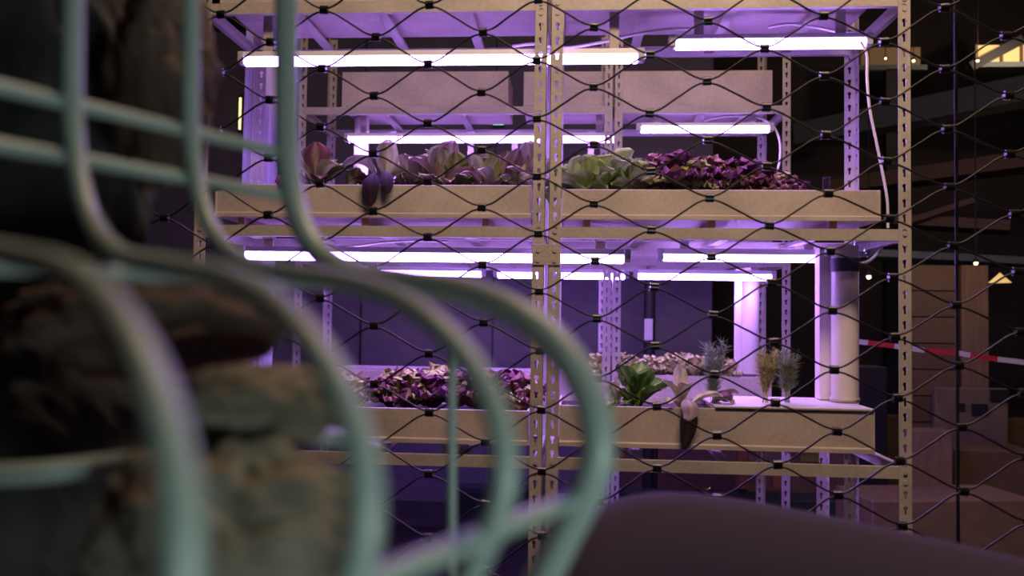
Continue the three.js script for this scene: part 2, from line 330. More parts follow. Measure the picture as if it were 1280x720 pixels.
const kinds = {
  red: { edge: [0.1, 0.035, 0.03], mid: [0.3, 0.26, 0.12], W: 0.5, ruffle: 0.08, freq: 3 },
  green: { edge: [0.3, 0.4, 0.13], mid: [0.55, 0.58, 0.34], W: 0.75, ruffle: 0.14, freq: 3, cup: 0.6, nu: 12, nv: 10 },
  olive: { edge: [0.2, 0.24, 0.06], mid: [0.55, 0.52, 0.25], W: 0.52, ruffle: 0.1, freq: 3 },
  mauve: { edge: [0.3, 0.29, 0.18], mid: [0.52, 0.5, 0.34], W: 0.5, ruffle: 0.13, freq: 3.5, cup: 0.5, nu: 12, nv: 10 },
  rose: { edge: [0.29, 0.2, 0.16], mid: [0.46, 0.42, 0.28], W: 0.45, ruffle: 0.2, freq: 4, cup: 0.4, nu: 12, nv: 10 },
  frilly: { edge: [0.15, 0.045, 0.085], mid: [0.26, 0.16, 0.13], W: 0.85, ruffle: 0.5, freq: 8, stem: 0.15, nu: 26, nv: 18 },
  frillyRose: { edge: [0.3, 0.15, 0.13], mid: [0.4, 0.3, 0.18], W: 0.85, ruffle: 0.5, freq: 8, stem: 0.15, nu: 26, nv: 18 },
  frillyGreen: { edge: [0.46, 0.46, 0.17], mid: [0.52, 0.5, 0.26], W: 0.8, ruffle: 0.5, freq: 8, stem: 0.15, nu: 26, nv: 18 },
  pale: { edge: [0.6, 0.58, 0.3], mid: [0.6, 0.6, 0.34], W: 0.42, ruffle: 0.08, freq: 3, cup: 0.5 },
  leafy: { edge: [0.13, 0.27, 0.04], mid: [0.36, 0.44, 0.1], W: 0.55, ruffle: 0.22, freq: 5, nu: 14, nv: 12 },
};
// a leaf laid along a given spine (for leaves that hang over the rim)
function spineLeaf(spine, W, stem, edge, mid, s) {
  const c = new THREE.CatmullRomCurve3(spine.map((p) => V(...p)), false, 'centripetal'), nv = 22, nu = 8, pos = [], col = [], idx = [];
  for (let j = 0; j <= nv; j++) {
    const t = j / nv, p = c.getPoint(t), q = (t - stem) / (1 - stem), w = W / 2 * (q < 0 ? 0.14 : Math.max(0.05, q < 0.4 ? bladeAt(q * 1.375) : Math.sqrt(Math.max(0, 1 - Math.pow((q - 0.4) / 0.6, 1.7)))));
    const tan = c.getTangent(t), nrm = V(1, 0, 0).cross(tan);
    for (let i = 0; i <= nu; i++) {
      const u = i / nu * 2 - 1, n = noise.noise(u * 2 + s, t * 4, s), o = w * (0.22 * u * u + 0.12 * n);
      pos.push(p.x + u * w, p.y + nrm.y * o, p.z + nrm.z * o);
      const k = Math.min(1, Math.abs(u) * 3), m = 0.85 + 0.4 * n; for (let a = 0; a < 3; a++) col.push((mid[a] * (1 - k) + edge[a] * k) * m * LEAF_TONE);
    }
  }
  for (let j = 0; j < nv; j++) for (let i = 0; i < nu; i++) { const a = j * (nu + 1) + i, b = a + nu + 1; idx.push(a, a + 1, b + 1, a, b + 1, b); }
  const g = new THREE.BufferGeometry(); g.setAttribute('position', new THREE.Float32BufferAttribute(pos, 3)); g.setAttribute('color', new THREE.Float32BufferAttribute(col, 3));
  g.setAttribute('uv', new THREE.Float32BufferAttribute(new Array(pos.length / 3 * 2).fill(0), 2)); g.setIndex(idx); g.computeVertexNormals(); return g;
}
const leafLib = {};
function leafOf(kind, bendy) {
  const key = kind + bendy + '_' + Math.floor(rnd() * 3), n = +key.slice(-1);
  return leafLib[key] ??= leafGeo({ ...kinds[kind], bend: [0.35, 0.9, 1.7][bendy], s: n * 1.7 + bendy });
}
function addLeaf(t, geo, len, yaw, tilt, base = [0, 0, 0]) {
  const m = mk('leaf', geo, leafMat, t); m.scale.setScalar(len); m.rotation.order = 'YXZ'; m.rotation.set(tilt, yaw, 0); m.position.set(...base); return m;
}
function lettuce(label, category, px, z, soilY, h, kindList, n, group, spread = 1) {
  const x = onPlane(px, 240, z).x, t = thing(category === 'herb' ? 'herb_plant' : 'lettuce_plant', label, category, [x, soilY, z], group);
  for (let k = 0; k < n; k++) {
    const inner = k < n * 0.4, kd = kindList[Math.floor(rnd() * kindList.length)];
    addLeaf(t, leafOf(kd, inner ? 0 : (rnd() < 0.6 ? 1 : 2)), h * (inner ? rr(0.8, 1.08) : rr(0.5, 0.95)), k * 2.4 + rr(-0.4, 0.4), (inner ? rr(0, 0.25) : rr(0.25, 0.75)) * spread, [rr(-0.01, 0.01), 0, rr(-0.01, 0.01)]);
  }
  return t;
}
const soilA = 1.632, soilR = 1.62, zp = -2.54;
// the two big plants at the left end of the upper trough
{
  const x = onPlane(402, 230, zp).x, t = thing('lettuce_plant', 'tall lettuce with one upright maroon leaf and olive side leaves', 'lettuce', [x, soilA, zp + 0.04]);
  const g = (o) => leafGeo({ ...o });
  addLeaf(t, g({ ...kinds.red, bend: -0.15, W: 0.62, stem: 0.45, s: 1, cup: 0.2 }), 0.165, -0.1, 0.02, [-0.005, 0, 0]);
  addLeaf(t, g({ ...kinds.olive, bend: 1.5, W: 0.62, s: 2 }), 0.14, -1.1, 0.1, [-0.01, 0, 0]);
  addLeaf(t, g({ ...kinds.olive, bend: 1.6, W: 0.6, s: 3 }), 0.15, 0.9, 0.15, [0.01, 0, 0]);
  addLeaf(t, g({ ...kinds.olive, bend: 1.3, W: 0.5, s: 4 }), 0.14, 1.6, 0.3, [0.01, 0, 0]);
  addLeaf(t, g({ ...kinds.red, edge: [0.1, 0.03, 0.06], bend: 2.4, W: 0.5, s: 5 }), 0.15, -0.7, 0.5, [-0.02, 0, 0.01]);
  addLeaf(t, g({ ...kinds.red, bend: 1.7, W: 0.5, s: 6 }), 0.11, 0.4, 0.4);
  addLeaf(t, g({ ...kinds.mauve, bend: 0.8, W: 0.4, s: 7 }), 0.14, 2.4, 0.1);
}
{
  const x = onPlane(480, 230, zp).x, t = thing('lettuce_plant', 'lettuce with two dark leaves drooping over the trough rim', 'lettuce', [x, soilA, zp + 0.05]);
  addLeaf(t, leafGeo({ ...kinds.mauve, bend: 0.3, W: 0.42, stem: 0.3, s: 1 }), 0.17, 0.3, -0.02, [0.02, 0, 0]);
  addLeaf(t, leafGeo({ ...kinds.mauve, bend: 2.0, W: 0.5, s: 2 }), 0.17, -1.3, 0.1);
  addLeaf(t, leafGeo({ ...kinds.mauve, bend: 1.4, W: 0.45, s: 3 }), 0.13, 2.2, 0.2);
  addLeaf(t, leafGeo({ ...kinds.olive, bend: 1.0, W: 0.4, s: 4 }), 0.12, 1.6, 0.4);
  const dk = [[0.022, 0.01, 0.026], [0.045, 0.022, 0.04]];  // dark leaf colours, deepened to put back-lit shade into them
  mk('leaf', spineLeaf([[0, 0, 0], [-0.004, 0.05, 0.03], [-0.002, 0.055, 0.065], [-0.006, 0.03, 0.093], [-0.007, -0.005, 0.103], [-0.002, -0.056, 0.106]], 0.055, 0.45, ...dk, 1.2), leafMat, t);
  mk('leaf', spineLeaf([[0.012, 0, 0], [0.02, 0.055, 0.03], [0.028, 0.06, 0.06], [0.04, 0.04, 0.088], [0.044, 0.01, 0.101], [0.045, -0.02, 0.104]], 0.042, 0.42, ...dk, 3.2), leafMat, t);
  addLeaf(t, leafGeo({ ...kinds.red, bend: 1.9, W: 0.5, s: 8 }), 0.1, -0.9, 0.4, [-0.03, 0, 0]);
}
lettuce('low olive lettuce between the maroon-leaved and the drooping lettuce, next to the maroon one', 'lettuce', 440, zp + 0.03, soilA, 0.085, ['olive', 'mauve'], 8);
lettuce('low reddish lettuce just left of the drooping lettuce', 'lettuce', 457, zp, soilA, 0.09, ['red', 'mauve'], 8);
[[666, 0.17, 'mauve'], [650, 0.12, 'pale'], [630, 0.16, 'mauve'], [611, 0.14, 'mauve'], [591, 0.145, 'mauve'], [571, 0.135, 'olive'], [551, 0.17, 'rose'], [531, 0.14, 'mauve'], [512, 0.15, 'mauve']].forEach(([px, h, k], n) =>
  lettuce(`small purple-lit lettuce, ${NTH[n]} left of the double post in the upper trough`, 'lettuce', px, zp + rr(-0.05, 0.04), soilA, h, n % 2 ? [k, 'mauve', 'olive'] : [k, 'mauve', 'rose'], 12, 'small lettuces in the upper left trough'));
[[712, 0.125], [730, 0.135], [750, 0.14], [776, 0.17], [796, 0.13]].forEach(([px, h], n) =>
  lettuce(`round green butterhead lettuce, ${NTH[n]} right of the double post in the upper trough`, 'lettuce', px, zp + rr(-0.05, 0.04), soilR, h, ['green'], 14, 'green lettuces in the upper right trough', 1.1));
[[816, 0.125], [832, 0.15], [850, 0.135], [868, 0.125], [886, 0.14], [904, 0.14], [922, 0.135], [940, 0.125], [958, 0.11], [976, 0.095], [993, 0.075]].forEach(([px, h], n) =>
  lettuce(`frilly red lettuce, ${NTH[n]} to the right of the round green lettuces`, 'lettuce', px, zp + rr(-0.05, 0.04), soilR, h, n % 3 === 1 ? ['frilly', 'frilly', 'frillyRose'] : ['frilly', 'frilly', 'frillyRose', 'frillyGreen'], 18, 'red frilly lettuces in the upper right trough'));
[[660, 0.12], [640, 0.13], [604, 0.13], [575, 0.12], [545, 0.14], [516, 0.13], [492, 0.12], [450, 0.12]].forEach(([px, h], n) =>
  lettuce(`frilly reddish lettuce in the lower trough, ${NTH[n]} left of the double post`, 'lettuce', px, zp + rr(-0.05, 0.04), 0.948, h, ['frilly', 'frillyRose', 'frillyRose', 'frillyGreen'], 14, 'reddish lettuces in the lower left trough'));
lettuce('bushy bright green lettuce in the lower right trough', 'lettuce', 797, zp + 0.03, 0.965, 0.155, ['leafy'], 15, undefined, 0.9);
lettuce('small yellow-green lettuce at the left foot of the bushy green one', 'lettuce', 772, zp + 0.06, 0.965, 0.09, ['pale', 'leafy'], 8);
{
  const x = onPlane(846, 500, zp).x, t = thing('lettuce_plant', 'pale lettuce with one long dark leaf drooping over the lower trough', 'lettuce', [x, 0.965, zp + 0.08]);
  for (const [b, L, yaw, tilt, W] of [[0.3, 0.15, -0.3, -0.05, 0.3], [0.9, 0.12, -1.2, 0.1, 0.4], [1.0, 0.13, 0.2, 0.2, 0.36], [0.8, 0.14, 1.5, 0.75, 0.42], [0.4, 0.1, 0.8, 0.1, 0.36], [1.6, 0.09, -0.6, 0.4, 0.4]])
    addLeaf(t, leafGeo({ ...kinds.pale, bend: b, W, s: b * 3 }), L, yaw, tilt);
  mk('leaf', spineLeaf([[0.006, 0, 0], [0.01, 0.035, 0.02], [0.014, 0.045, 0.045], [0.018, 0.03, 0.066], [0.02, 0.004, 0.072], [0.008, -0.018, 0.074]], 0.05, 0.35, [0.4, 0.32, 0.34], [0.5, 0.42, 0.4], 2.2), leafMat, t);
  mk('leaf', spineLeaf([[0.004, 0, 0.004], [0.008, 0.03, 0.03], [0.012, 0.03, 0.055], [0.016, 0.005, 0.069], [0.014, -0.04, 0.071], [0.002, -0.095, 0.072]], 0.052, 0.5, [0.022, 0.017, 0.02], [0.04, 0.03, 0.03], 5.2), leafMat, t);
}
{
  const x = onPlane(880, 500, zp).x, t = thing('lettuce_plant', 'pale pinkish leaves leaning right beside the dill', 'lettuce', [x, 0.965, zp + 0.03]);
  for (const [b, L, yaw, tilt, W] of [[1.1, 0.12, 1.4, 0.5, 0.45], [1.5, 0.11, 0.9, 0.6, 0.4], [1.2, 0.1, -1.3, 0.8, 0.4], [1.6, 0.1, 0.2, 0.8, 0.5]]) addLeaf(t, leafGeo({ ...kinds.mauve, bend: b, W, s: b }), L, yaw, tilt);
  const on = mk('bulb', new THREE.SphereGeometry(0.022, 20, 14), std(lin(0.16, 0.06, 0.14), 0.4), t); on.position.set(0.055, 0.05, 0.03); on.scale.set(1, 0.75, 1);
}
function dill(label, px, z, y, h, dense, tint) {
  const x = onPlane(px, 470, z).x, t = thing('dill_plant', label, 'herb', [x, y, z], 'dill in the lower right trough');
  const stemM = std(lin(tint[0] * 1.2, tint[1] * 1.2, tint[2]), 0.8), fm = std(lin(...tint), 0.85, { side: THREE.DoubleSide });
  for (let k = 0; k < 11; k++) {
    const a = k * 2.4, sp = rr(0.2, 0.5), top = h * rr(0.65, 1), end = V(Math.cos(a) * sp * top * 0.5, top, Math.sin(a) * sp * top * 0.5);
    const c = new THREE.QuadraticBezierCurve3(V(rr(-0.008, 0.008), 0, rr(-0.008, 0.008)), V(end.x * 0.3, top * 0.55, end.z * 0.3), end);
    const st = mk('stem', new THREE.TubeGeometry(c, 8, 0.0012, 5), stemM, t), list = [];
    for (let q = 0; q < dense; q++) {
      const u = rr(0.25, 1), p = c.getPoint(u), L = rr(0.016, 0.04), dir = V(rr(-1, 1), rr(0.1, 1.1), rr(-1, 1)).normalize();
      const g = new THREE.ConeGeometry(0.0013, L, 3, 1); g.translate(0, L / 2, 0);
      g.applyQuaternion(new THREE.Quaternion().setFromUnitVectors(V(0, 1, 0), dir)); g.translate(p.x, p.y, p.z); list.push(g);
    }
    mk('frond', mergeGeometries(list), fm, st).userData.kind = 'stuff';
  }
}
dill('tall grey-green dill plant in front of the rear drain pipe', 891, zp, 0.965, 0.215, 90, [0.2, 0.26, 0.17]);
dill('yellow-green dill plant on the trough lid, beside the rear post', 957, zp + 0.02, 0.995, 0.16, 90, [0.4, 0.38, 0.13]);
dill('feathery grey-green dill plant between the yellow dill and the square duct', 984, zp, 0.995, 0.165, 90, [0.24, 0.28, 0.17]);
for (let k = 0; k < 13; k++) {
  const px = 748 + k * 13.5;
  lettuce(`tiny pale frilly seedling in the lower rear trough, ${NTH[k]} from the rear double post`, 'lettuce', px, -3.76 + rr(-0.04, 0.04), 0.972, rr(0.09, 0.125), ['frillyGreen'], 6, 'seedlings in the lower rear trough');
}

{ // pale sheet added at the left rack ends to catch violet light
  const pts = [], idx = [], n = 24, m = 10;
  for (let j = 0; j <= m; j++) for (let i = 0; i <= n; i++) { const u = i / n, v = j / m; pts.push(0.012 * Math.sin(u * 19 + v), v * 2.3, -u * 0.36 + 0.18); }
  for (let j = 0; j < m; j++) for (let i = 0; i < n; i++) { const a = j * (n + 1) + i, b = a + n + 1; idx.push(a, a + 1, b + 1, a, b + 1, b); }
  const g = new THREE.BufferGeometry(); g.setAttribute('position', new THREE.Float32BufferAttribute(pts, 3)); g.setIndex(idx); g.computeVertexNormals();
  const t = thing('added_sheet', 'pale sheet added at the left end of the racks to catch violet light', 'sheet', [-1.23, 0.1, -3.08]);
  mk('sheet', g, M.sheet, t); mk('rail', new THREE.CylinderGeometry(0.012, 0.012, 0.8, 12).rotateX(Math.PI / 2), M.rack, t).position.set(0, 2.3, -0.12);
}

// ---------------------------------------------------------------- steel cable mesh in front of the racks
{
  const MZ = -1.3;
  const t = thing('cable_mesh', 'dark stainless cable net of wavy wires and clamps in front of the racks', 'cable net', [0, 0, MZ]);
  const kx = [0.036568, 0.091208, -0.000217, 0.000214, 0.000083, 0.000196, -0.000007], ky = [1.723967, 0.003634, -0.049844, 0.000092, 0.000083, 0.000398, -0.000018];
  const at = (i, j) => { const b = [1, i, j, i * i, i * j, j * j, j * j * j]; let x = 0, y = 0; b.forEach((v, k) => { x += v * kx[k]; y += v * ky[k]; }); return V(x, y, 0); };
  const I0 = -11, I1 = 9, J0 = -3, J1 = 18, HALF = 0.0042;
  const jit = {}; const node = (i, j) => { const k = i + ',' + j; jit[k] ??= V(rr(-0.0012, 0.0012), rr(-0.0012, 0.0012), 0); return at(i, j).add(jit[k]); };
  const fg = new THREE.CylinderGeometry(0.0062, 0.0062, 0.0135, 10); fg.rotateZ(Math.PI / 2); fg.scale(1, 1.15, 0.8);
  for (let j = J0; j <= J1; j++) {      // wire j swings between the clamps of row j and row j+1
    const pts = [];
    for (let i = I0; i <= I1; i++) {
      const own = ((i + j) & 1) === 0, n = node(i, own ? j : j + 1), up = own ? -HALF : HALF;
      const sp = 0.011;
      pts.push(V(n.x - sp, n.y + up * 1.0, 0), V(n.x + sp, n.y + up * 1.0, 0));
      if (i < I1) {
        const o2 = !own, n2 = node(i + 1, o2 ? j : j + 1), up2 = o2 ? -HALF : HALF;
        pts.push(V((n.x + n2.x) / 2, (n.y + up + n2.y + up2) / 2, 0.001));
      }
    }
    mk('wire', new THREE.TubeGeometry(new THREE.CatmullRomCurve3(pts, false, 'centripetal'), (I1 - I0) * 10, 0.0017, 6), M.steel, t);
  }
  for (let j = J0 + 1; j <= J1; j++) for (let i = I0; i <= I1; i++) if (((i + j) & 1) === 0) { const f = mk('clamp', fg, M.ferrule, t); f.position.copy(node(i, j)); f.rotation.set(0, 0, rr(-0.08, 0.08)); }
  const rx = onPlane(1196, 330, MZ - 0.012).x;
  mk('upright_rod', new THREE.CylinderGeometry(0.0026, 0.0026, 3.2, 10), M.steel, t).position.set(rx, 1.6, -0.012);
}

// ---------------------------------------------------------------- background behind the racks
function boxThing(name, label, cat, px0, px1, py0, py1, z, depth, mat, toFloor = false, group) {
  const a = onPlane(px0, py0, z), b = onPlane(px1, py1, z), y1 = a.y, y0 = toFloor ? 0 : b.y;
  return solid(name, rbox(b.x - a.x, y1 - y0, depth, 0.01), mat, label, cat, [(a.x + b.x) / 2, (y0 + y1) / 2, z - depth / 2], group);
}
{ // boarded partition with planks
  const a = onPlane(1139, 330, -5.0), b = onPlane(1242, 520, -5.0), t = thing('board_partition', 'brown boarded partition behind the barrier tape', 'partition', [(a.x + b.x) / 2, 0, -5.1]);
  const W = b.x - a.x, top = a.y, n = 10, h = top / n;
  mk('core', box(W, top, 0.06), M.black, t).position.y = top / 2;
  for (let k = 0; k < n; k++) { mk('plank', rbox(W * 0.62, h - 0.006, 0.03, 0.003), k % 2 ? M.plank : M.plank2, t).position.set(-W * 0.18, h * (k + 0.5), 0.04); }
  mk('side_panel', rbox(W * 0.33, top, 0.034, 0.004), M.board, t).position.set(W * 0.33, top / 2, 0.04);
}
boxThing('black_speaker', 'black box standing behind the fat drain pipe', 'box', 1073, 1110, 458, 520, -4.85, 0.2, M.black, true);
boxThing('cardboard_box', 'tan cardboard box right of the end post, below the tape', 'box', 1134, 1192, 537, 640, -4.3, 0.12, M.board, true);
{ const t = boxThing('cabinet', 'dim beige cabinet with small dark doors below the boarded partition', 'cabinet', 1169, 1262, 484, 640, -4.9, 0.05, M.beige, true); 
  for (const [x0, x1, y0, y1] of [[1216, 1236, 505, 520], [1239, 1262, 487, 503], [1200, 1207, 504, 514]]) { const a = onPlane(x0, y0, -4.88), b = onPlane(x1, y1, -4.88); mk('door', rbox(b.x - a.x, a.y - b.y, 0.02, 0.003), M.black, t).position.set((a.x + b.x) / 2 - t.position.x, (a.y + b.y) / 2 - t.position.y, 0.03); } }
boxThing('counter', 'long dim brown counter under the tape', 'counter', 1096, 1330, 519, 660, -5.2, 0.08, M.plank2, true);
boxThing('cabinet', 'brown low cabinet beside the cardboard box', 'cabinet', 1194, 1300, 562, 640, -4.5, 0.3, M.plank, true);
{ const t = boxThing('bench', 'pale low bench at the foot of the end post', 'bench', 1075, 1300, 622, 700, -3.9, 0.35, M.board, true); t.rotation.y = 0.16; }
for (const [x0, x1, y0, m, l] of [[745, 820, 556, M.cabinet, 'dim brown cabinet under the lower trough, left of the dark gap'], [822, 925, 552, M.cabinet, 'dim grey-brown cabinet under the lower trough by the gold glint'], [935, 1070, 556, M.plank2, 'dim brown cabinet under the lower trough beside the short post']])
  boxThing('floor_cabinet', l, 'cabinet', x0, x1, y0, 640, -4.9, 0.35, m, true, 'cabinets behind the racks');
boxThing('low_rail', 'dark green low plinth on the floor behind the racks', 'plinth', 560, 1120, 612, 660, -4.5, 0.2, M.green, true);
boxThing('small_carton', 'small orange carton behind the short rear post', 'box', 967, 982, 585, 613, -4.55, 0.1, M.orange);
boxThing('small_carton', 'small orange carton above the low plinth, left of the rear post', 'box', 924, 936, 560, 613, -4.55, 0.1, M.orange);
{ const p = onPlane(882, 605, -4.54), t = solid('gold_glint', new THREE.TorusGeometry(0.03, 0.008, 8, 24, Math.PI).rotateZ(Math.PI), new THREE.MeshStandardMaterial({ color: lin(0.8, 0.55, 0.15), metalness: 1, roughness: 0.2 }), 'gold arc added for a glint above the armchair', 'handle', [p.x, p.y, -4.53]); }  // gold arc added to make a small glint
{ // thin display stand
  const p = onPlane(812, 400, -4.9), t = thing('display_stand', 'thin black stand with a small pale card behind the rear rack', 'stand', [p.x, 0, -4.9]);
  mk('pole', new THREE.CylinderGeometry(0.035, 0.035, 1.55, 16), M.black, t).position.y = 0.775; mk('foot', new THREE.CylinderGeometry(0.14, 0.15, 0.03, 24), M.black, t).position.y = 0.015;
  mk('card', rbox(0.05, 0.13, 0.006, 0.002), M.white, t).position.set(-0.01, 1.18, 0.04);
}
{ // barrier tape
  const Z = -4.2, L = [[1060, 425.5], [1085, 428.5], [1118, 432.5], [1156, 438], [1196, 441], [1213, 444], [1247, 449], [1330, 459]];
  const t = thing('barrier_tape', 'red and white barrier tape stretched behind the end post', 'tape', onPlane(1060, 425.5, Z).toArray());
  for (let k = 0; k < L.length - 1; k++) {
    const a = onPlane(...L[k], Z).sub(t.position), b = onPlane(...L[k + 1], Z).sub(t.position), len = a.distanceTo(b);
    const m = mk(k % 2 ? 'red_band' : 'white_band', box(len, 0.026, 0.0012), k % 2 ? M.red : M.white, t); m.position.copy(a).lerp(b, 0.5); m.rotation.z = Math.atan2(b.y - a.y, b.x - a.x);
  }
}
// galleries of the atrium
function slab(name, label, p0, p1, h, depth, z0, z1, mat) {
  const a = onPlane(...p0, z0), b = onPlane(...p1, z1), d = b.clone().sub(a), len = d.length();
  const m = struct(name, box(len, h, depth), mat, label, a.clone().lerp(b, 0.5).toArray());
  m.quaternion.setFromUnitVectors(V(1, 0, 0), d.normalize()); return m;
}
slab('trim_2', 'grey-green edge of the upper gallery', [1000, 170], [1330, 105], 0.22, 0.3, -8.5, -7, M.slab);
slab('trim_3', 'dim brown edge of the lower gallery', [1040, 236], [1330, 196], 0.14, 0.4, -8.6, -7.2, M.slabBrown);
slab('trim_4', 'dim brown stair edge beyond the end post', [1130, 279], [1216, 251], 0.05, 0.3, -7.6, -7.4, M.slabBrown);
slab('trim_5', 'dim brown landing edge beyond the end post', [1120, 277], [1262, 285], 0.09, 0.4, -7.8, -7.4, M.slabBrown);
slab('trim_6', 'dark beam over the boarded partition', [1075, 318], [1300, 330], 0.05, 0.4, -6.0, -6.0, M.slab);
// far warm lights
const warmGlow = new THREE.MeshStandardMaterial({ color: lin(0.5, 0.4, 0.2), emissive: lin(1.0, 0.62, 0.2), emissiveIntensity: 0.7 });
const spotGlow = new THREE.MeshStandardMaterial({ color: lin(0.5, 0.4, 0.2), emissive: lin(1.0, 0.72, 0.35), emissiveIntensity: 6 });
{
  const a = onPlane(1217, 57, -8), b = onPlane(1300, 78, -8), w = b.x - a.x, h = a.y - b.y, t = thing('lit_shop_window', 'lit warm shop front high up beyond the end post', 'window', [(a.x + b.x) / 2, b.y, -8]);
  mk('pane', box(w, h, 0.02), warmGlow, t).position.y = h / 2;
  for (const u of [-0.5, -0.1, 0.2, 0.5]) mk('mullion', box(0.02, h, 0.04), M.wood, t).position.set(u * w, h / 2, 0.02);
  const st = mk('stair_rail', box(0.55, 0.09, 0.05), M.black, t); st.position.set(-0.2 * w, h * 0.45, 0.05); st.rotation.z = 0.5;
  mk('sill', box(w + 0.1, 0.05, 0.1), M.slab, t).position.y = -0.03;
  const l = new THREE.PointLight(WARM, 1.6, 0, 2); l.position.set(0, h * 0.4, 0.6); l.castShadow = true; t.add(l);
}
{
  const a = onPlane(1076, 60, -8.2), b = onPlane(1150, 82, -8.2), w = b.x - a.x, h = a.y - b.y, t = thing('lit_shop_window', 'dimly lit shop front behind the end post', 'window', [(a.x + b.x) / 2, b.y, -8.2]);
  mk('pane', box(w, h, 0.02), new THREE.MeshStandardMaterial({ color: lin(0.3, 0.2, 0.12), emissive: lin(1.0, 0.62, 0.3), emissiveIntensity: 0.05 }), t).position.y = h / 2;
  mk('sill', box(w + 0.1, 0.05, 0.1), M.slab, t).position.y = -0.03;
  mk('column', box(0.12, b.y - 0.05, 0.1), M.black, t).position.y = -b.y / 2 - 0.02;
}
function spotLamp(label, px, py, z, r, glow, light = 0) {
  const p = onPlane(px, py, z), t = thing('downlight', label, 'lamp', p.toArray(), 'small warm lamps beyond the racks');
  mk('shell', new THREE.CylinderGeometry(r * 1.4, r * 1.7, r * 1.6, 16), M.black, t).position.y = r * 1.3;
  mk('bulb', new THREE.SphereGeometry(r, 12, 8), glow, t);
  mk('rod', new THREE.CylinderGeometry(0.004, 0.004, 5.2 - p.y - r * 2, 6), M.black, t).position.y = (5.2 - p.y) / 2 + r;
  if (light) { const l = new THREE.PointLight(WARM, light, 0, 2); l.position.y = -r - 0.02; l.castShadow = true; t.add(l); }
}
spotLamp('bright small lamp between the rear post and the end post', 1107, 73, -7.6, 0.009, spotGlow);
spotLamp('warm small lamp just right of the end post', 1142, 76, -7.6, 0.012, spotGlow);
spotLamp('warm small lamp at the lit shop front rail', 1222, 76, -7.4, 0.012, spotGlow);
spotLamp('small lamp above the boarded partition', 1220, 329, -4.6, 0.01, spotGlow, 0.12);
spotLamp('small lamp behind the dark band of the drain pipe', 1086, 346, -5.3, 0.014, spotGlow, 0.06);
{ const p = onPlane(1250, 347, -4.9), t = solid('wall_shade_lamp', new THREE.ConeGeometry(0.06, 0.06, 20), warmGlow, 'small warm conical shade at the partition corner', 'lamp', p.toArray()); }
{ const p = onPlane(300, 142, -5.335), t = thing('light_strip', 'thin yellow vertical light strip behind the wire basket', 'lamp', p.toArray());
  mk('backing', box(0.03, 0.26, 0.02), M.black, t).position.z = -0.015; mk('strip', box(0.012, 0.22, 0.012), new THREE.MeshStandardMaterial({ color: 0xffffff, emissive: lin(1, 0.85, 0.35), emissiveIntensity: 1.6 }), t); }
{ const p = onPlane(623, 154, -5.325), t = thing('exit_sign', 'tiny green lit sign behind the rear rack', 'sign', p.toArray());
  mk('case', rbox(0.09, 0.04, 0.03, 0.004), M.black, t).position.z = -0.017; mk('face', box(0.07, 0.022, 0.006), new THREE.MeshStandardMaterial({ color: 0xffffff, emissive: lin(0.2, 1, 0.6), emissiveIntensity: 1.5 }), t); }

// ---------------------------------------------------------------- foreground: curved wire basket on a table
{
  const P = V(-0.14117, 0, -0.38868), u = V(0.7546, 0, 0.65596), w = V(0.46942, 0, -0.8849), S = 0.0552;
  const prof = [[-0.006, 1.56], [-0.0051, 1.4335], [-0.002, 1.3671], [0.0016, 1.3261], [0.0104, 1.3013], [0.026, 1.2828], [0.0537, 1.2694], [0.0953, 1.2635], [0.1352, 1.2588], [0.161, 1.252], [0.1802, 1.2421], [0.1927, 1.2308], [0.1995, 1.2185], [0.2003, 1.2059], [0.1966, 1.1952], [0.19, 1.1838], [0.178, 1.1629], [0.1632, 1.1402], [0.145, 1.105], [0.13, 1.06], [0.12, 1.012]];
  const pt = (b, y, k) => V(P.x, y, P.z).addScaledVector(u, b).addScaledVector(w, -S * k);
  const t = thing('wire_basket', 'large blurred mint-white wire basket with curved bars in front of the racks', 'basket', [P.x, 1.0, P.z]);
  const loc = (v) => v.clone().sub(t.position);
  const ks = [[0, 0.0058], [1, 0.0037], [1.95, 0.0036], [2.72, 0.0034]];
  for (const [k, r] of ks) mk(k === 0 ? 'rim_bar' : 'bar', tube(prof.map(([b, y]) => loc(pt(b, y, k))), r, 120, 14), M.mint, t);
  for (const [b, y] of [[0.0012, 1.333], [0.006, 1.311], [0.05, 1.266], [0.197, 1.1945], [0.0, 1.45], [0.12, 1.014]]) mk('cross_bar', tube([-0.02, 1, 2, 2.8].map((k) => loc(pt(b - 0.004, y - 0.003, k))), 0.0029, 20, 12), M.mint, t);
  const low = [[-60, 596, 0.28], [60, 590, 0.28], [200, 572, 0.3], [330, 556, 0.3], [395, 546, 0.34], [470, 560, 0.4]].map(([x, y, d]) => onPlane(x, y, -d));
  for (const [x, y0, y1, d] of [[565, 440, 760, 0.46], [232, 450, 760, 0.42]]) { const a = onPlane(x, y0, -d), b = onPlane(x, y1, -d); mk('back_bar', tube([loc(a), loc(a.clone().lerp(b, 0.5)), loc(b)], 0.0028, 12, 10), M.mint, t); }
  mk('brace', tube(low.map((v) => loc(v)), 0.0042, 40, 12), M.mint, t);
}
{
  const t = thing('side_table', 'small dark table under the wire basket', 'table', [-0.36, 0, -0.42]);
  mk('tabletop', rbox(0.56, 0.03, 0.66, 0.008), M.wood, t).position.y = 0.985;
  for (const sx of [-1, 1]) for (const sz of [-1, 1]) mk('leg', rbox(0.04, 0.97, 0.04, 0.005), M.wood, t).position.set(sx * 0.24, 0.485, sz * 0.28);
}
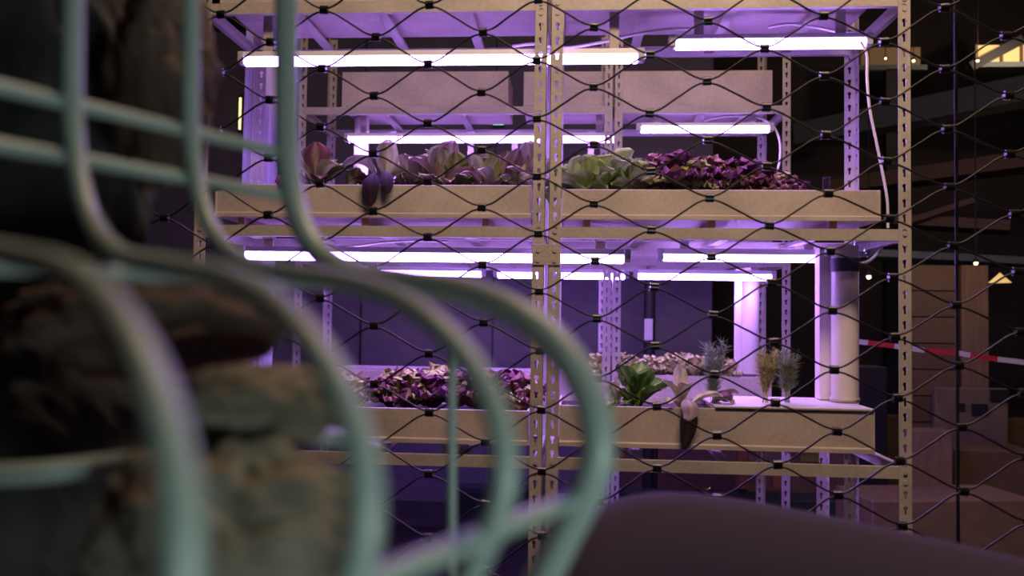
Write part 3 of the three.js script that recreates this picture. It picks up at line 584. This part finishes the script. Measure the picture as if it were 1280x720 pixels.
function lump(name, label, cat, px, py, d, rx, ry, rz, mat, s, amp = 0.3, f = 2.2) {
  const g = new THREE.SphereGeometry(1, 72, 48), p = g.attributes.position, v = V();
  for (let i = 0; i < p.count; i++) {
    v.fromBufferAttribute(p, i);
    const n = noise.noise(v.x * f + s, v.y * f, v.z * f) + 0.6 * noise.noise(v.x * f * 2.3, v.y * f * 2.3 + s, v.z * f * 2.3) + 0.25 * (1 - Math.abs(noise.noise(v.x * f * 5, v.y * f * 5, v.z * f * 5 + s)) * 3);
    v.multiplyScalar(1 + amp * n); p.setXYZ(i, v.x * rx, v.y * ry, v.z * rz);
  }
  g.computeVertexNormals();
  const c = onPlane(px, py, -d); return solid(name, g, mat, label, cat, c.toArray());
}
lump('fleece_bundle', 'crumpled beige fleece behind the lower basket bars', 'fabric', 290, 690, 0.28, 0.052, 0.038, 0.03, M.fleece, 1.3, 0.2, 1.9);
lump('fleece_bundle', 'smaller pale fleece fold above the beige fleece', 'fabric', 325, 505, 0.3, 0.034, 0.015, 0.022, M.fleece, 4.1, 0.2, 1.9);
lump('cloth_bundle', 'dull brown crumpled cloth behind the basket bend', 'fabric', 190, 405, 0.36, 0.06, 0.024, 0.035, M.brownCloth, 7.2, 0.2, 1.9);
lump('cloth_bundle', 'dark brown cloth bundle hanging behind the upright bars', 'fabric', 205, 100, 0.46, 0.03, 0.06, 0.03, M.brownCloth, 2.7, 0.2, 1.9);
lump('cloth_bundle', 'dark grey cloth behind the far left basket bars', 'fabric', 50, 150, 0.5, 0.075, 0.14, 0.04, M.greyCloth, 9.9, 0.15, 1.9);
lump('cloth_bundle', 'dark grey cloth heap under the far left basket bars', 'fabric', 60, 560, 0.44, 0.06, 0.08, 0.04, M.greyCloth, 5.5, 0.15, 1.9);

// ---------------------------------------------------------------- foreground: upholstered armchair
{
  const top = [[600, 760], [660, 718], [700, 680], [740, 642], [780, 624], [830, 617], [900, 621], [1000, 636], [1130, 660], [1280, 690], [1400, 716], [1500, 750]].map(([x, y]) => onPlane(x, y, -0.62));
  const c = new THREE.CatmullRomCurve3(top), N = 60, K = 20, pos = [], uv = [], idx = [], O = V(0.25, 0, -0.62);
  const T = 0.075;
  for (let i = 0; i <= N; i++) {
    const p = c.getPoint(i / N), a = i / N - 0.45, zc = -0.62 + 0.22 * a * a;
    for (let k = 0; k <= K; k++) {          // section: rounded top, straight faces down to the seat
      const s = k / K; let dy, dz;
      if (s < 0.25) { dy = -0.5 + (0.5 - T) * (s / 0.25); dz = T; } else if (s > 0.75) { dy = -0.5 + (0.5 - T) * ((1 - s) / 0.25); dz = -T; } else { const q = (s - 0.25) / 0.5 * Math.PI; dy = -T + T * Math.sin(q); dz = T * Math.cos(q); }
      pos.push(p.x - O.x, p.y + dy, zc + dz - O.z); uv.push(i / N * 1.0, s * 1.1);
    }
  }
  for (let i = 0; i < N; i++) for (let k = 0; k < K; k++) { const a = i * (K + 1) + k, b = a + K + 1; idx.push(a, b, b + 1, a, b + 1, a + 1); }
  const g = new THREE.BufferGeometry(); g.setAttribute('position', new THREE.Float32BufferAttribute(pos, 3)); g.setAttribute('uv', new THREE.Float32BufferAttribute(uv, 2)); g.setIndex(idx); g.computeVertexNormals();
  const t = thing('armchair', 'dark upholstered armchair tinted plum for violet light, with a rounded back, blurred before the net', 'armchair', [O.x, 0, O.z]);
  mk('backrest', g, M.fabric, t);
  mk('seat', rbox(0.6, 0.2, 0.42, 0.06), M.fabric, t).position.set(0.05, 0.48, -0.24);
  for (const sx of [-1, 1]) for (const sz of [-0.4, 0.02]) mk('leg', new THREE.CylinderGeometry(0.018, 0.012, 0.6, 12), M.wood, t).position.set(0.05 + sx * 0.25, 0.3, sz);
}

renderer.render(scene, camera);
